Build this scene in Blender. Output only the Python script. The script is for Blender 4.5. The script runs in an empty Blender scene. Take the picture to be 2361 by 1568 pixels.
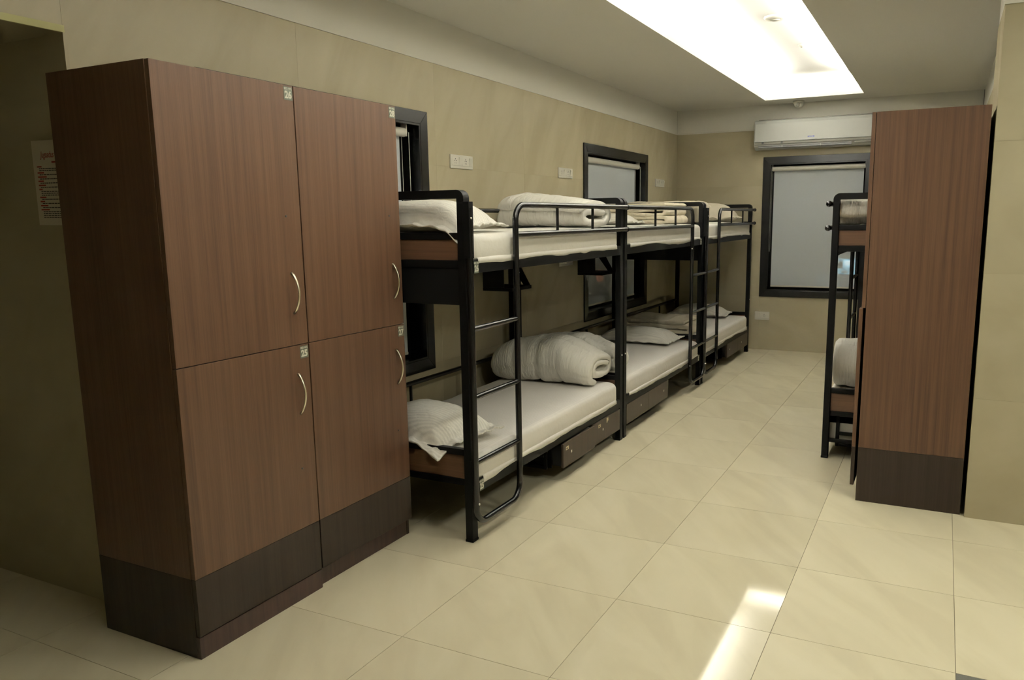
import bpy, bmesh, math, random
from mathutils import Vector, Matrix, noise

random.seed(7)
sc = bpy.context.scene
C = sc.collection
PI = math.pi

# ---------------------------------------------------------------- camera
cam_d = bpy.data.cameras.new('camera')
cam = bpy.data.objects.new('camera', cam_d)
C.objects.link(cam)
_yaw, _pitch, _roll = 0.4656, -0.1671, -0.0115
_F = Vector((-math.sin(_yaw) * math.cos(_pitch), math.cos(_yaw) * math.cos(_pitch), math.sin(_pitch)))
_R = Vector((math.cos(_yaw), math.sin(_yaw), 0))
_U = _R.cross(_F)
_R2 = _R * math.cos(_roll) + _U * math.sin(_roll)
_U2 = -_R * math.sin(_roll) + _U * math.cos(_roll)
_m = Matrix((( _R2.x, _U2.x, -_F.x), (_R2.y, _U2.y, -_F.y), (_R2.z, _U2.z, -_F.z))).to_4x4()
_m.translation = Vector((2.9572, -3.4308, 1.5791))
cam.matrix_world = _m
cam_d.sensor_fit = 'HORIZONTAL'
cam_d.sensor_width = 36.0
cam_d.lens = 1814.2764 / 2361 * 36.0
cam_d.shift_x = -78.0 / 2361
cam_d.shift_y = 26.0 / 2361
cam_d.clip_start = 0.05
sc.camera = cam

# ---------------------------------------------------------------- world, exposure
w = bpy.data.worlds.new('night'); sc.world = w; w.use_nodes = True
w.node_tree.nodes['Background'].inputs[0].default_value = (0.05, 0.07, 0.12, 1)
w.node_tree.nodes['Background'].inputs[1].default_value = 0.05
sc.view_settings.view_transform = 'Standard'
sc.view_settings.look = 'None'
sc.view_settings.gamma = 1.0
sc.view_settings.use_curve_mapping = False
sc.view_settings.exposure = 0.20
sc.cycles.use_denoising = True
sc.cycles.max_bounces = 7
sc.cycles.use_adaptive_sampling = True
sc.cycles.adaptive_threshold = 0.05
sc.cycles.diffuse_bounces = 5
sc.cycles.glossy_bounces = 3
sc.cycles.sample_clamp_indirect = 8.0
sc.cycles.caustics_reflective = False
sc.cycles.caustics_refractive = False

# room constants
YB = 6.07           # back wall
ZC = 2.83           # ceiling
ZT = 2.567          # top of wall tiles
T = 0.6329          # floor tile
GX, GY = 1.1942, 0.0859
COVE = (1.11, 2.12, -2.2, 5.68)   # opening x0,x1,y0,y1
ZU = 3.02           # upper ceiling in the cove

# cove lamps: strip tubes lying on the hidden ledges of the ceiling recess
LAMP = (1.0, 0.99, 0.94)
def strip_light(name, loc, rot, sx, sy, power):
    d = bpy.data.lights.new(name, 'AREA'); d.shape = 'RECTANGLE'
    d.size = sx; d.size_y = sy; d.energy = power; d.color = LAMP
    o = bpy.data.objects.new(name, d); C.objects.link(o)
    o.location = loc; o.rotation_euler = rot
    return o
P_LEFT, P_FAR, P_RIGHT = 690.0, 24.0, 210.0
for _a, _b, _d in ((COVE[2], 1.6, 1.12), (1.6, 5.1, 0.82)):
    strip_light('cove_lamp_left', (1.02, (_a + _b) / 2, 2.875), (0, PI + 0.85, 0), 0.05, _b - _a, P_LEFT * _d * (_b - _a) / (5.1 - COVE[2]))
strip_light('cove_lamp_right', (2.21, (COVE[2] + 5.1) / 2, 2.875), (0, PI - 0.85, 0), 0.05, 5.1 - COVE[2], P_RIGHT)
strip_light('cove_lamp_far', (1.615, 5.77, 2.875), (PI + 0.55, 0, 0), 0.95, 0.05, P_FAR)

# flat ceiling panel lamps over the wider part of the room, right of the camera
PANELS = [(3.95, -0.15), (3.95, -1.25)]
for _p in PANELS:
    _l = strip_light('panel_lamp', (_p[0], _p[1], ZC - 0.046), (0, 0, 0), 0.54, 0.54, 19.0)
    _l.data.color = (1.0, 1.0, 0.84)

# ---------------------------------------------------------------- materials
def new_mat(name):
    m = bpy.data.materials.new(name); m.use_nodes = True
    nt = m.node_tree
    return m, nt, nt.nodes['Principled BSDF']
def lin(c):
    return tuple(((x / 255) / 12.92 if x / 255 <= 0.04045 else ((x / 255 + 0.055) / 1.055) ** 2.4) for x in c)
def solid(name, col, rough=0.5, metal=0.0, spec=0.5, bump=0.0, bscale=60, var=0.0):
    m, nt, b = new_mat(name)
    b.inputs['Base Color'].default_value = (*col, 1)
    b.inputs['Roughness'].default_value = rough
    b.inputs['Metallic'].default_value = metal
    b.inputs['Specular IOR Level'].default_value = spec
    if var or bump:
        tc = nt.nodes.new('ShaderNodeTexCoord'); n = nt.nodes.new('ShaderNodeTexNoise')
        n.inputs['Scale'].default_value = bscale; n.inputs['Detail'].default_value = 4
        nt.links.new(tc.outputs['Object'], n.inputs['Vector'])
        if var:
            r = nt.nodes.new('ShaderNodeMix'); r.data_type = 'RGBA'
            r.inputs[6].default_value = (*[c * (1 - var) for c in col], 1)
            r.inputs[7].default_value = (*[min(1, c * (1 + var)) for c in col], 1)
            nt.links.new(n.outputs['Fac'], r.inputs[0]); nt.links.new(r.outputs[2], b.inputs['Base Color'])
        if bump:
            bp = nt.nodes.new('ShaderNodeBump'); bp.inputs['Strength'].default_value = bump; bp.inputs['Distance'].default_value = 0.01
            nt.links.new(n.outputs['Fac'], bp.inputs['Height']); nt.links.new(bp.outputs['Normal'], b.inputs['Normal'])
    return m
def wood(name, c0, c1, c2, axis='z', rough=0.42, spec=0.35):
    """laminate with long thin grain streaks along one axis"""
    m, nt, b = new_mat(name)
    tc = nt.nodes.new('ShaderNodeTexCoord'); oi = nt.nodes.new('ShaderNodeObjectInfo')
    add = nt.nodes.new('ShaderNodeVectorMath'); add.operation = 'MULTIPLY_ADD'
    cmb = nt.nodes.new('ShaderNodeCombineXYZ')
    for i in range(3): nt.links.new(oi.outputs['Random'], cmb.inputs[i])
    nt.links.new(cmb.outputs[0], add.inputs[0]); add.inputs[1].default_value = (7, 7, 7)
    nt.links.new(tc.outputs['Object'], add.inputs[2])
    mp = nt.nodes.new('ShaderNodeMapping')
    s = {'x': (0.9, 42, 42), 'y': (42, 0.9, 42), 'z': (42, 42, 0.9)}[axis]
    mp.inputs['Scale'].default_value = s
    nt.links.new(add.outputs[0], mp.inputs['Vector'])
    n1 = nt.nodes.new('ShaderNodeTexNoise'); n1.inputs['Scale'].default_value = 1.0; n1.inputs['Detail'].default_value = 5; n1.inputs['Roughness'].default_value = 0.6
    nt.links.new(mp.outputs[0], n1.inputs['Vector'])
    mp2 = nt.nodes.new('ShaderNodeMapping')
    s2 = {'x': (3, 320, 320), 'y': (320, 3, 320), 'z': (320, 320, 3)}[axis]
    mp2.inputs['Scale'].default_value = s2
    nt.links.new(add.outputs[0], mp2.inputs['Vector'])
    n2 = nt.nodes.new('ShaderNodeTexNoise'); n2.inputs['Scale'].default_value = 1.0; n2.inputs['Detail'].default_value = 3
    nt.links.new(mp2.outputs[0], n2.inputs['Vector'])
    r = nt.nodes.new('ShaderNodeValToRGB')
    r.color_ramp.elements[0].position = 0.32; r.color_ramp.elements[0].color = (*c0, 1)
    r.color_ramp.elements[1].position = 0.68; r.color_ramp.elements[1].color = (*c2, 1)
    e = r.color_ramp.elements.new(0.48); e.color = (*c1, 1)
    nt.links.new(n1.outputs['Fac'], r.inputs[0])
    mx = nt.nodes.new('ShaderNodeMix'); mx.data_type = 'RGBA'; mx.blend_type = 'MULTIPLY'; mx.inputs[0].default_value = 0.45
    rr = nt.nodes.new('ShaderNodeValToRGB'); rr.color_ramp.elements[0].position = 0.3; rr.color_ramp.elements[0].color = (0.55, 0.55, 0.55, 1); rr.color_ramp.elements[1].position = 0.62
    nt.links.new(n2.outputs['Fac'], rr.inputs[0])
    nt.links.new(r.outputs[0], mx.inputs[6]); nt.links.new(rr.outputs[0], mx.inputs[7])
    nt.links.new(mx.outputs[2], b.inputs['Base Color'])
    b.inputs['Roughness'].default_value = rough; b.inputs['Specular IOR Level'].default_value = spec
    return m
def stone(name, ca, cb, cc, ang, scale, stretch, gloss_fac, rough, bw=0.5):
    """polished sandstone-look tile: soft slanting veins; per-tile offset"""
    m, nt, b = new_mat(name)
    tc = nt.nodes.new('ShaderNodeTexCoord'); oi = nt.nodes.new('ShaderNodeObjectInfo')
    cmb = nt.nodes.new('ShaderNodeCombineXYZ')
    for i in range(3): nt.links.new(oi.outputs['Random'], cmb.inputs[i])
    add = nt.nodes.new('ShaderNodeVectorMath'); add.operation = 'MULTIPLY_ADD'
    nt.links.new(cmb.outputs[0], add.inputs[0]); add.inputs[1].default_value = (13, 17, 11)
    nt.links.new(tc.outputs['Object'], add.inputs[2])
    rot = nt.nodes.new('ShaderNodeMapping'); rot.inputs['Rotation'].default_value = ang
    nt.links.new(add.outputs[0], rot.inputs['Vector'])
    mp = nt.nodes.new('ShaderNodeMapping'); mp.inputs['Scale'].default_value = stretch
    nt.links.new(rot.outputs[0], mp.inputs['Vector'])
    n = nt.nodes.new('ShaderNodeTexNoise'); n.inputs['Scale'].default_value = scale; n.inputs['Detail'].default_value = 5; n.inputs['Distortion'].default_value = 0.8
    nt.links.new(mp.outputs[0], n.inputs['Vector'])
    r = nt.nodes.new('ShaderNodeValToRGB')
    r.color_ramp.elements[0].position = 0.33; r.color_ramp.elements[0].color = (*ca, 1)
    r.color_ramp.elements[1].position = 0.7; r.color_ramp.elements[1].color = (*cc, 1)
    e = r.color_ramp.elements.new(bw); e.color = (*cb, 1)
    nt.links.new(n.outputs['Fac'], r.inputs[0])
    hs = nt.nodes.new('ShaderNodeHueSaturation')
    mr = nt.nodes.new('ShaderNodeMapRange'); mr.inputs[3].default_value = 0.97; mr.inputs[4].default_value = 1.03
    nt.links.new(oi.outputs['Random'], mr.inputs[0]); nt.links.new(mr.outputs[0], hs.inputs['Value'])
    nt.links.new(r.outputs[0], hs.inputs['Color'])
    d = nt.nodes.new('ShaderNodeBsdfDiffuse'); g = nt.nodes.new('ShaderNodeBsdfGlossy'); g.inputs['Roughness'].default_value = rough
    nt.links.new(hs.outputs[0], d.inputs['Color'])
    ms = nt.nodes.new('ShaderNodeMixShader'); ms.inputs[0].default_value = gloss_fac
    nt.links.new(d.outputs[0], ms.inputs[1]); nt.links.new(g.outputs[0], ms.inputs[2])
    nt.links.new(ms.outputs[0], nt.nodes['Material Output'].inputs[0])
    return m
def fabric(name, col, stripe_axis=None, amp=0.05, period=0.011, bump=0.15, streak=(1, 1, 1), nscale=28, dist=0.012):
    m, nt, b = new_mat(name)
    b.inputs['Roughness'].default_value = 0.9; b.inputs['Specular IOR Level'].default_value = 0.1
    b.inputs['Sheen Weight'].default_value = 0.1
    tc = nt.nodes.new('ShaderNodeTexCoord')
    n = nt.nodes.new('ShaderNodeTexNoise'); n.inputs['Scale'].default_value = nscale; n.inputs['Detail'].default_value = 6; n.inputs['Distortion'].default_value = 0.6
    mpn = nt.nodes.new('ShaderNodeMapping'); mpn.inputs['Scale'].default_value = streak
    nt.links.new(tc.outputs['Object'], mpn.inputs['Vector']); nt.links.new(mpn.outputs[0], n.inputs['Vector'])
    bp = nt.nodes.new('ShaderNodeBump'); bp.inputs['Strength'].default_value = bump; bp.inputs['Distance'].default_value = dist
    nt.links.new(n.outputs['Fac'], bp.inputs['Height']); nt.links.new(bp.outputs['Normal'], b.inputs['Normal'])
    if stripe_axis is not None:
        wv = nt.nodes.new('ShaderNodeTexWave'); wv.wave_type = 'BANDS'; wv.bands_direction = stripe_axis
        wv.inputs['Scale'].default_value = 0.314 / period; wv.inputs['Distortion'].default_value = 0.0
        nt.links.new(tc.outputs['Object'], wv.inputs['Vector'])
        mx = nt.nodes.new('ShaderNodeMix'); mx.data_type = 'RGBA'
        mx.inputs[6].default_value = (*[c * (1 - amp) for c in col], 1)
        mx.inputs[7].default_value = (*[min(1, c * (1 + amp)) for c in col], 1)
        nt.links.new(wv.outputs['Color'], mx.inputs[0]); nt.links.new(mx.outputs[2], b.inputs['Base Color'])
    else:
        b.inputs['Base Color'].default_value = (*col, 1)
    return m
def emis(name, col, s):
    m, nt, b = new_mat(name)
    b.inputs['Base Color'].default_value = (*col, 1)
    b.inputs['Emission Color'].default_value = (*col, 1); b.inputs['Emission Strength'].default_value = s
    return m

M = {}
M['wood'] = wood('brown_laminate', (0.070, 0.0350, 0.0190), (0.090, 0.0465, 0.0250), (0.109, 0.0590, 0.0325))
M['wood_x'] = wood('brown_laminate_cross_grain', (0.070, 0.0350, 0.0190), (0.090, 0.0465, 0.0250), (0.109, 0.0590, 0.0325), 'x')
M['dark'] = wood('dark_laminate', (0.021, 0.0135, 0.0095), (0.027, 0.018, 0.0125), (0.034, 0.023, 0.016), spec=0.2)
M['drawer'] = wood('drawer_laminate', (0.028, 0.019, 0.0125), (0.036, 0.025, 0.0165), (0.045, 0.031, 0.021), spec=0.2)
M['plinth'] = wood('plinth_laminate', (0.030, 0.014, 0.012), (0.040, 0.020, 0.016), (0.052, 0.027, 0.020))
M['gap'] = solid('cabinet_gap', (0.008, 0.006, 0.005), 0.9)
M['black'] = solid('black_powder_coat', (0.0030, 0.0030, 0.0030), 0.5, 0, 0.10, 0.02, 300)
M['tube'] = solid('black_gloss_tube', (0.0035, 0.0035, 0.0038), 0.27, 0, 0.32, 0.02, 300)
M['blackpanel'] = solid('black_board', (0.004, 0.004, 0.004), 0.6, 0, 0.15, 0.02, 80)
M['granite'] = solid('black_granite', (0.005, 0.005, 0.005), 0.25, 0, 0.3, 0, 400, 0.5)
M['wall'] = stone('wall_tile', (0.388, 0.345, 0.232), (0.418, 0.374, 0.257), (0.446, 0.402, 0.283), (0.5, 0, 0), 1.6, (1.0, 2.6, 0.7), 0.03, 0.3)
M['floor'] = stone('floor_tile_polished', (0.665, 0.605, 0.440), (0.715, 0.655, 0.480), (0.755, 0.695, 0.520), (0, 0, 0.9), 1.5, (0.7, 2.8, 1.0), 0.115, 0.045)
M['floor_matt'] = stone('floor_tile_worn', (0.665, 0.605, 0.440), (0.715, 0.655, 0.480), (0.755, 0.695, 0.520), (0, 0, 0.9), 1.5, (0.7, 2.8, 1.0), 0.06, 0.42)
M['floor_grey'] = solid('grey_granite_tile', (0.135, 0.135, 0.120), 0.4, 0, 0.4, 0.05, 300, 0.35)
M['grout'] = solid('grout', (0.26, 0.22, 0.15), 0.9)
M['grout_wall'] = solid('wall_grout', (0.33, 0.29, 0.19), 0.9)
M['white'] = solid('white_paint', (0.80, 0.79, 0.73), 0.85, 0, 0.2)
M['cove'] = solid('cove_white_paint', (0.82, 0.80, 0.74), 0.9, 0, 0.1)
M['cream'] = solid('cream_trim', (0.50, 0.49, 0.24), 0.5, 0, 0.3, 0, 30, 0.05)
M['plastic'] = solid('white_plastic', (0.74, 0.72, 0.64), 0.35, 0, 0.5)
M['ac'] = solid('ac_plastic', (0.50, 0.51, 0.485), 0.4, 0, 0.4)
M['plastic_dk'] = solid('dark_plastic', (0.03, 0.03, 0.03), 0.4)
M['vent'] = solid('grey_vent', (0.20, 0.19, 0.16), 0.5)
M['chrome'] = solid('satin_nickel', (0.80, 0.74, 0.60), 0.28, 1.0)
M['bolt'] = solid('zinc_bolt', (0.75, 0.74, 0.70), 0.35, 1.0)
M['tag'] = solid('grey_green_plate', (0.115, 0.125, 0.095), 0.4)
M['tagtext'] = solid('plate_lettering', (0.62, 0.61, 0.52), 0.6)
M['sticker'] = solid('white_sticker', (0.75, 0.73, 0.66), 0.6)
M['labelp'] = solid('cream_label', (0.55, 0.48, 0.30), 0.6)
M['sheet'] = fabric('striped_sheet', (0.86, 0.83, 0.79), 'X', 0.03, 0.015)
M['sheet2'] = fabric('plain_sheet', (0.88, 0.86, 0.81), None)
M['pillow'] = fabric('striped_pillowcase', (0.85, 0.83, 0.77), 'Y', 0.07, 0.017, 0.35)
M['pillow2'] = fabric('cream_pillowcase', (0.70, 0.64, 0.52), None, bump=0.3)
M['quilt'] = fabric('white_quilt', (0.85, 0.83, 0.77), None, bump=0.75, streak=(4.5, 0.9, 0.7), nscale=14)
M['quilt2'] = fabric('cream_quilt', (0.74, 0.67, 0.53), None, bump=0.65, streak=(2.5, 1.2, 1.0), nscale=16)
M['piping'] = fabric('brown_quilt_edge', (0.30, 0.20, 0.11), None)
M['paper'] = solid('paper', (0.62, 0.58, 0.48), 0.8)
M['ink_red'] = solid('red_ink', (0.36, 0.05, 0.03), 0.8)
M['ink_blk'] = solid('black_ink', (0.03, 0.03, 0.035), 0.8)
M['ink_blue'] = solid('blue_badge', (0.07, 0.09, 0.42), 0.5)
M['greybox'] = solid('grey_metal', (0.66, 0.66, 0.64), 0.5)
M['glass'] = None

def blind_mat():
    m, nt, b = new_mat('screen_blind')
    d = nt.nodes.new('ShaderNodeBsdfDiffuse'); d.inputs[0].default_value = (0.74, 0.79, 0.84, 1)
    t = nt.nodes.new('ShaderNodeBsdfTransparent'); t.inputs[0].default_value = (1, 1, 1, 1)
    ms = nt.nodes.new('ShaderNodeMixShader'); ms.inputs[0].default_value = 0.16
    nt.links.new(d.outputs[0], ms.inputs[1]); nt.links.new(t.outputs[0], ms.inputs[2])
    nt.links.new(ms.outputs[0], nt.nodes['Material Output'].inputs[0])
    return m
M['blind'] = blind_mat()
def glass_mat():
    m, nt, b = new_mat('window_glass')
    g = nt.nodes.new('ShaderNodeBsdfGlossy'); g.inputs['Roughness'].default_value = 0.02
    t = nt.nodes.new('ShaderNodeBsdfTransparent'); t.inputs[0].default_value = (0.8, 0.85, 0.85, 1)
    ms = nt.nodes.new('ShaderNodeMixShader'); ms.inputs[0].default_value = 0.06
    nt.links.new(t.outputs[0], ms.inputs[1]); nt.links.new(g.outputs[0], ms.inputs[2])
    nt.links.new(ms.outputs[0], nt.nodes['Material Output'].inputs[0])
    return m
M['glass'] = glass_mat()
M['glow_blue'] = emis('lit_shopfront_glass', (0.30, 0.72, 0.95), 13.0)
M['glow_soft'] = emis('lit_pavement', (0.42, 0.50, 0.55), 3.2)
M['glow_white'] = emis('lit_shop_lamp', (0.85, 0.97, 1.0), 30.0)
M['glow_orange'] = emis('sodium_lamp', (1.0, 0.22, 0.06), 3.0)
M['facade'] = solid('dark_facade', (0.06, 0.055, 0.05), 0.8)

# ---------------------------------------------------------------- mesh helpers
class MB:
    def __init__(s): s.v = []; s.f = []
    def box(s, x0, x1, y0, y1, z0, z1, mp=None):
        a = len(s.v)
        pts = [(x0, y0, z0), (x1, y0, z0), (x1, y1, z0), (x0, y1, z0), (x0, y0, z1), (x1, y0, z1), (x1, y1, z1), (x0, y1, z1)]
        s.v += [mp(p) if mp else p for p in pts]
        for q in ((3, 2, 1, 0), (4, 5, 6, 7), (0, 1, 5, 4), (1, 2, 6, 5), (2, 3, 7, 6), (3, 0, 4, 7)): s.f.append([a + i for i in q])
        return s
    def sweep(s, path, prof, bn=None, mp=None, cap=True):
        """sweep closed 2D profile along path; bn = fixed binormal for planar paths"""
        path = [Vector(p) for p in path]; n = len(path); a = len(s.v); k = len(prof)
        prevN = None
        for i, p in enumerate(path):
            t = (path[min(i + 1, n - 1)] - path[max(i - 1, 0)]).normalized()
            if bn is not None: B = Vector(bn); N = B.cross(t).normalized()
            else:
                if prevN is None:
                    h = Vector((0, 0, 1)) if abs(t.z) < 0.9 else Vector((1, 0, 0))
                    N = (h - t * h.dot(t)).normalized()
                else: N = (prevN - t * prevN.dot(t)).normalized()
                prevN = N; B = t.cross(N)
            # miter compensation is not needed for finely filleted paths
            for (u, v) in prof:
                q = p + N * u + B * v
                s.v.append(mp(tuple(q)) if mp else tuple(q))
        for i in range(n - 1):
            for j in range(k):
                j2 = (j + 1) % k
                s.f.append([a + i * k + j, a + i * k + j2, a + (i + 1) * k + j2, a + (i + 1) * k + j])
        if cap:
            s.f.append([a + j for j in range(k)][::-1]); s.f.append([a + (n - 1) * k + j for j in range(k)])
        return s
    def tube(s, path, r, seg=12, mp=None): return s.sweep(path, [(r * math.cos(2 * PI * j / seg), r * math.sin(2 * PI * j / seg)) for j in range(seg)], None, mp)
    def prism(s, poly, d0, d1, fn):
        """extrude 2D polygon between depths; fn(a,b,d)->xyz"""
        a = len(s.v); k = len(poly)
        for d in (d0, d1):
            for (u, v) in poly: s.v.append(fn(u, v, d))
        s.f.append([a + j for j in range(k)][::-1]); s.f.append([a + k + j for j in range(k)])
        for j in range(k): s.f.append([a + j, a + (j + 1) % k, a + k + (j + 1) % k, a + k + j])
        return s
    def lathe(s, prof, cen, axis='z', seg=24):
        """prof: (r,h) list from bottom to top along axis"""
        a = len(s.v); k = len(prof)
        for i in range(seg):
            c, sn = math.cos(2 * PI * i / seg), math.sin(2 * PI * i / seg)
            for (r, h) in prof:
                q = {'z': (r * c, r * sn, h), 'x': (h, r * c, r * sn), 'y': (r * c, h, r * sn)}[axis]
                s.v.append((cen[0] + q[0], cen[1] + q[1], cen[2] + q[2]))
        for i in range(seg):
            i2 = (i + 1) % seg
            for j in range(k - 1): s.f.append([a + i * k + j, a + i2 * k + j, a + i2 * k + j + 1, a + i * k + j + 1])
        s.f.append([a + i * k for i in range(seg)][::-1]); s.f.append([a + i * k + k - 1 for i in range(seg)])
        return s
    def build(s, name, mat, parent=None, smooth=False, bevel=0.0, loc=None, recalc=True, off=None):
        me = bpy.data.meshes.new(name)
        o3 = Vector(off) if off is not None else Vector((0, 0, 0))
        me.from_pydata([tuple(Vector(p) - o3) for p in s.v], [], s.f)
        if recalc:
            bm = bmesh.new(); bm.from_mesh(me)
            bmesh.ops.recalc_face_normals(bm, faces=bm.faces[:]); bm.to_mesh(me); bm.free()
        me.materials.append(mat)
        if smooth:
            for p in me.polygons: p.use_smooth = True
        o = bpy.data.objects.new(name, me); C.objects.link(o)
        if off is not None: o.location = off
        if loc is not None: o.location = loc
        if bevel:
            b = o.modifiers.new('bevel', 'BEVEL'); b.width = bevel; b.segments = 2; b.limit_method = 'ANGLE'; b.angle_limit = 0.7
        if parent is not None: o.parent = parent
        return o

def set_auto_smooth(o, ang=0.7):
    for p in o.data.polygons: p.use_smooth = True
    o.data.set_sharp_from_angle(angle=ang)
    return o
def tag(o, label=None, cat=None, group=None, kind=None):
    if label: o['label'] = label
    if cat: o['category'] = cat
    if group: o['group'] = group
    if kind: o['kind'] = kind
    return o
def thing(name, label, cat, loc=(0, 0, 0), group=None):
    o = bpy.data.objects.new(name, None); C.objects.link(o); o.location = loc
    o.empty_display_size = 0.1
    return tag(o, label, cat, group)
def fillet(pts, r, n=8):
    pts = [Vector(p) for p in pts]; out = [pts[0]]
    for i in range(1, len(pts) - 1):
        a, b, c = pts[i - 1], pts[i], pts[i + 1]
        d1 = (a - b).normalized(); d2 = (c - b).normalized()
        rr = min(r, (a - b).length * 0.49, (c - b).length * 0.49)
        p1 = b + d1 * rr; p2 = b + d2 * rr
        cen = b + (d1 + d2) * rr
        for k in range(n + 1):
            th = k / n * PI / 2
            out.append(cen - d2 * rr * math.cos(th) - d1 * rr * math.sin(th))
    out.append(pts[-1]); return out
def text_mesh(name, body, size, mat, parent, mtx, bold=0.0, extrude=0.0006, align='CENTER', xs=1.0, shear=0.0):
    cu = bpy.data.curves.new(name, 'FONT'); cu.body = body; cu.size = size; cu.align_x = align; cu.align_y = 'CENTER'
    cu.offset = bold; cu.extrude = extrude; cu.resolution_u = 3; cu.shear = shear
    ob = bpy.data.objects.new(name + '_tmp', cu); C.objects.link(ob)
    dg = bpy.context.evaluated_depsgraph_get()
    me = bpy.data.meshes.new_from_object(ob.evaluated_get(dg))
    C.objects.unlink(ob); bpy.data.objects.remove(ob); bpy.data.curves.remove(cu)
    me.transform(mtx @ Matrix.Diagonal((xs, 1, 1, 1)))
    me.name = name; me.materials.clear(); me.materials.append(mat)
    o = bpy.data.objects.new(name, me); C.objects.link(o)
    if parent is not None: o.parent = parent
    return o
def frame_mtx(right, up, origin):
    r = Vector(right); u = Vector(up); n = r.cross(u)
    m = Matrix(((r.x, u.x, n.x), (r.y, u.y, n.y), (r.z, u.z, n.z))).to_4x4(); m.translation = Vector(origin)
    return m
def subtract(rects, hole):
    out = []
    a0, a1, b0, b1 = hole
    for (x0, x1, y0, y1) in rects:
        if a0 >= x1 or a1 <= x0 or b0 >= y1 or b1 <= y0: out.append((x0, x1, y0, y1)); continue
        if a0 > x0: out.append((x0, a0, y0, y1))
        if a1 < x1: out.append((a1, x1, y0, y1))
        lo, hi = max(x0, a0), min(x1, a1)
        if b0 > y0: out.append((lo, hi, y0, b0))
        if b1 < y1: out.append((lo, hi, b1, y1))
    return out

# ---------------------------------------------------------------- floor
X0, X1, Y0 = -1.6, 5.4, -5.2
fl = MB().box(X0 - 0.1, X1 + 0.1, Y0 - 0.1, YB + 0.1, -0.12, -0.003).build('floor', M['grout'])
tag(fl, 'cream polished stone tile floor', None, None, 'structure')
g = 0.0011
def tile_mesh(name, x0, x1, y0, y1, mat):
    cx, cy = (x0 + x1) / 2, (y0 + y1) / 2
    hx, hy = (x1 - x0) / 2, (y1 - y0) / 2
    mb = MB(); mb.box(-hx, hx, -hy, hy, -0.010, 0.0)
    return mb, (cx, cy, 0)
shared = {}
i0 = math.floor((X0 - GX) / T); i1 = math.ceil((X1 - GX) / T)
j0 = math.floor((Y0 - GY) / T); j1 = math.ceil((YB - GY) / T)
for i in range(i0, i1):
    for j in range(j0, j1):
        x0, x1 = max(GX + i * T, X0), min(GX + (i + 1) * T, X1)
        y0, y1 = max(GY + j * T, Y0), min(GY + (j + 1) * T, YB)
        if x1 - x0 < 0.02 or y1 - y0 < 0.02: continue
        grey = (i >= 3 and j <= -2 and j >= -4)
        matt = (i >= 2)
        mat = M['floor_grey'] if grey else (M['floor_matt'] if matt else M['floor'])
        key = (round(x1 - x0, 4), round(y1 - y0, 4), mat.name)
        if key not in shared:
            hx, hy = (x1 - x0) / 2 - g, (y1 - y0) / 2 - g
            o = MB().box(-hx, hx, -hy, hy, -0.010, 0.0).build('tile', mat); shared[key] = o.data
        else:
            o = bpy.data.objects.new('tile', shared[key]); C.objects.link(o)
        o.location = ((x0 + x1) / 2, (y0 + y1) / 2, 0); o.parent = fl
        if grey: o['label'] = 'dark grey granite floor tile'

# ---------------------------------------------------------------- walls
def wall_tiles(parent, a0, a1, z0, z1, tw, aoff, zs, holes, fn, th=0.008):
    """fn(a, d, z) -> xyz, d = depth into the room (tile spans d=-th..0)"""
    n0 = math.floor((a0 - aoff) / tw); n1 = math.ceil((a1 - aoff) / tw)
    for i in range(n0, n1):
        for k in range(len(zs) - 1):
            r = (max(a0, aoff + i * tw) + 0.0004, min(a1, aoff + (i + 1) * tw) - 0.0004, zs[k] + 0.0004, zs[k + 1] - 0.0004)
            if r[1] - r[0] < 0.01: continue
            rs = [r]
            for h in holes: rs = subtract(rs, h)
            if not rs: continue
            mb = MB()
            for (p, q, u, v) in rs:
                c = [fn(p, -th, u), fn(q, 0, v)]
                lo = [min(c[0][m_], c[1][m_]) for m_ in range(3)]; hi = [max(c[0][m_], c[1][m_]) for m_ in range(3)]
                mb.box(lo[0], hi[0], lo[1], hi[1], lo[2], hi[2])
            mb.build('wall_tile', M['wall'], parent, recalc=False)
def wall_body(name, a0, a1, z0, z1, holes, fn, thick, mat, d1=-0.0015):
    rs = [(a0, a1, z0, z1)]
    for h in holes: rs = subtract(rs, h)
    mb = MB()
    for (p, q, u, v) in rs:
        c = [fn(p, -thick, u), fn(q, d1, v)]
        lo = [min(c[0][m_], c[1][m_]) for m_ in range(3)]; hi = [max(c[0][m_], c[1][m_]) for m_ in range(3)]
        mb.box(lo[0], hi[0], lo[1], hi[1], lo[2], hi[2])
    o = mb.build(name, mat, recalc=False); tag(o, kind='structure'); return o

YJ = -1.487
WINS = {1: (-0.922, 0.808, 0.615, 2.244), 2: (3.246, 4.976, 0.620, 2.250), 3: (1.036, 2.235, 0.637, 2.249)}
FR = 0.078
def hole(wn): a, b, c, d = WINS[wn]; return (a + FR, b - FR, c + FR, d - FR)
fnL = lambda a, d, z: (d, a, z)
fnB = lambda a, d, z: (a, YB - d, z)
ZS = [0.0, 0.6418, 1.2835, 1.9253, ZT]
wl = wall_body('wall_left', YJ + 0.021, YB, 0, ZT, [hole(1), hole(2)], fnL, 0.20, M['grout_wall'])
tag(wl, 'beige sandstone tiled wall behind the lockers and bunks')
wall_tiles(wl, YJ, YB - 0.0, 0, ZT, 1.2, YJ, ZS, [hole(1), hole(2)], fnL)
wb = wall_body('wall_back', 0.0, 3.24, 0, ZT, [hole(3)], fnB, 0.20, M['grout_wall'])
tag(wb, 'beige tiled end wall under the air conditioner')
wall_tiles(wb, 0.0, 3.24, 0, ZT, 1.2, -0.16, ZS, [hole(3)], fnB)
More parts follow.
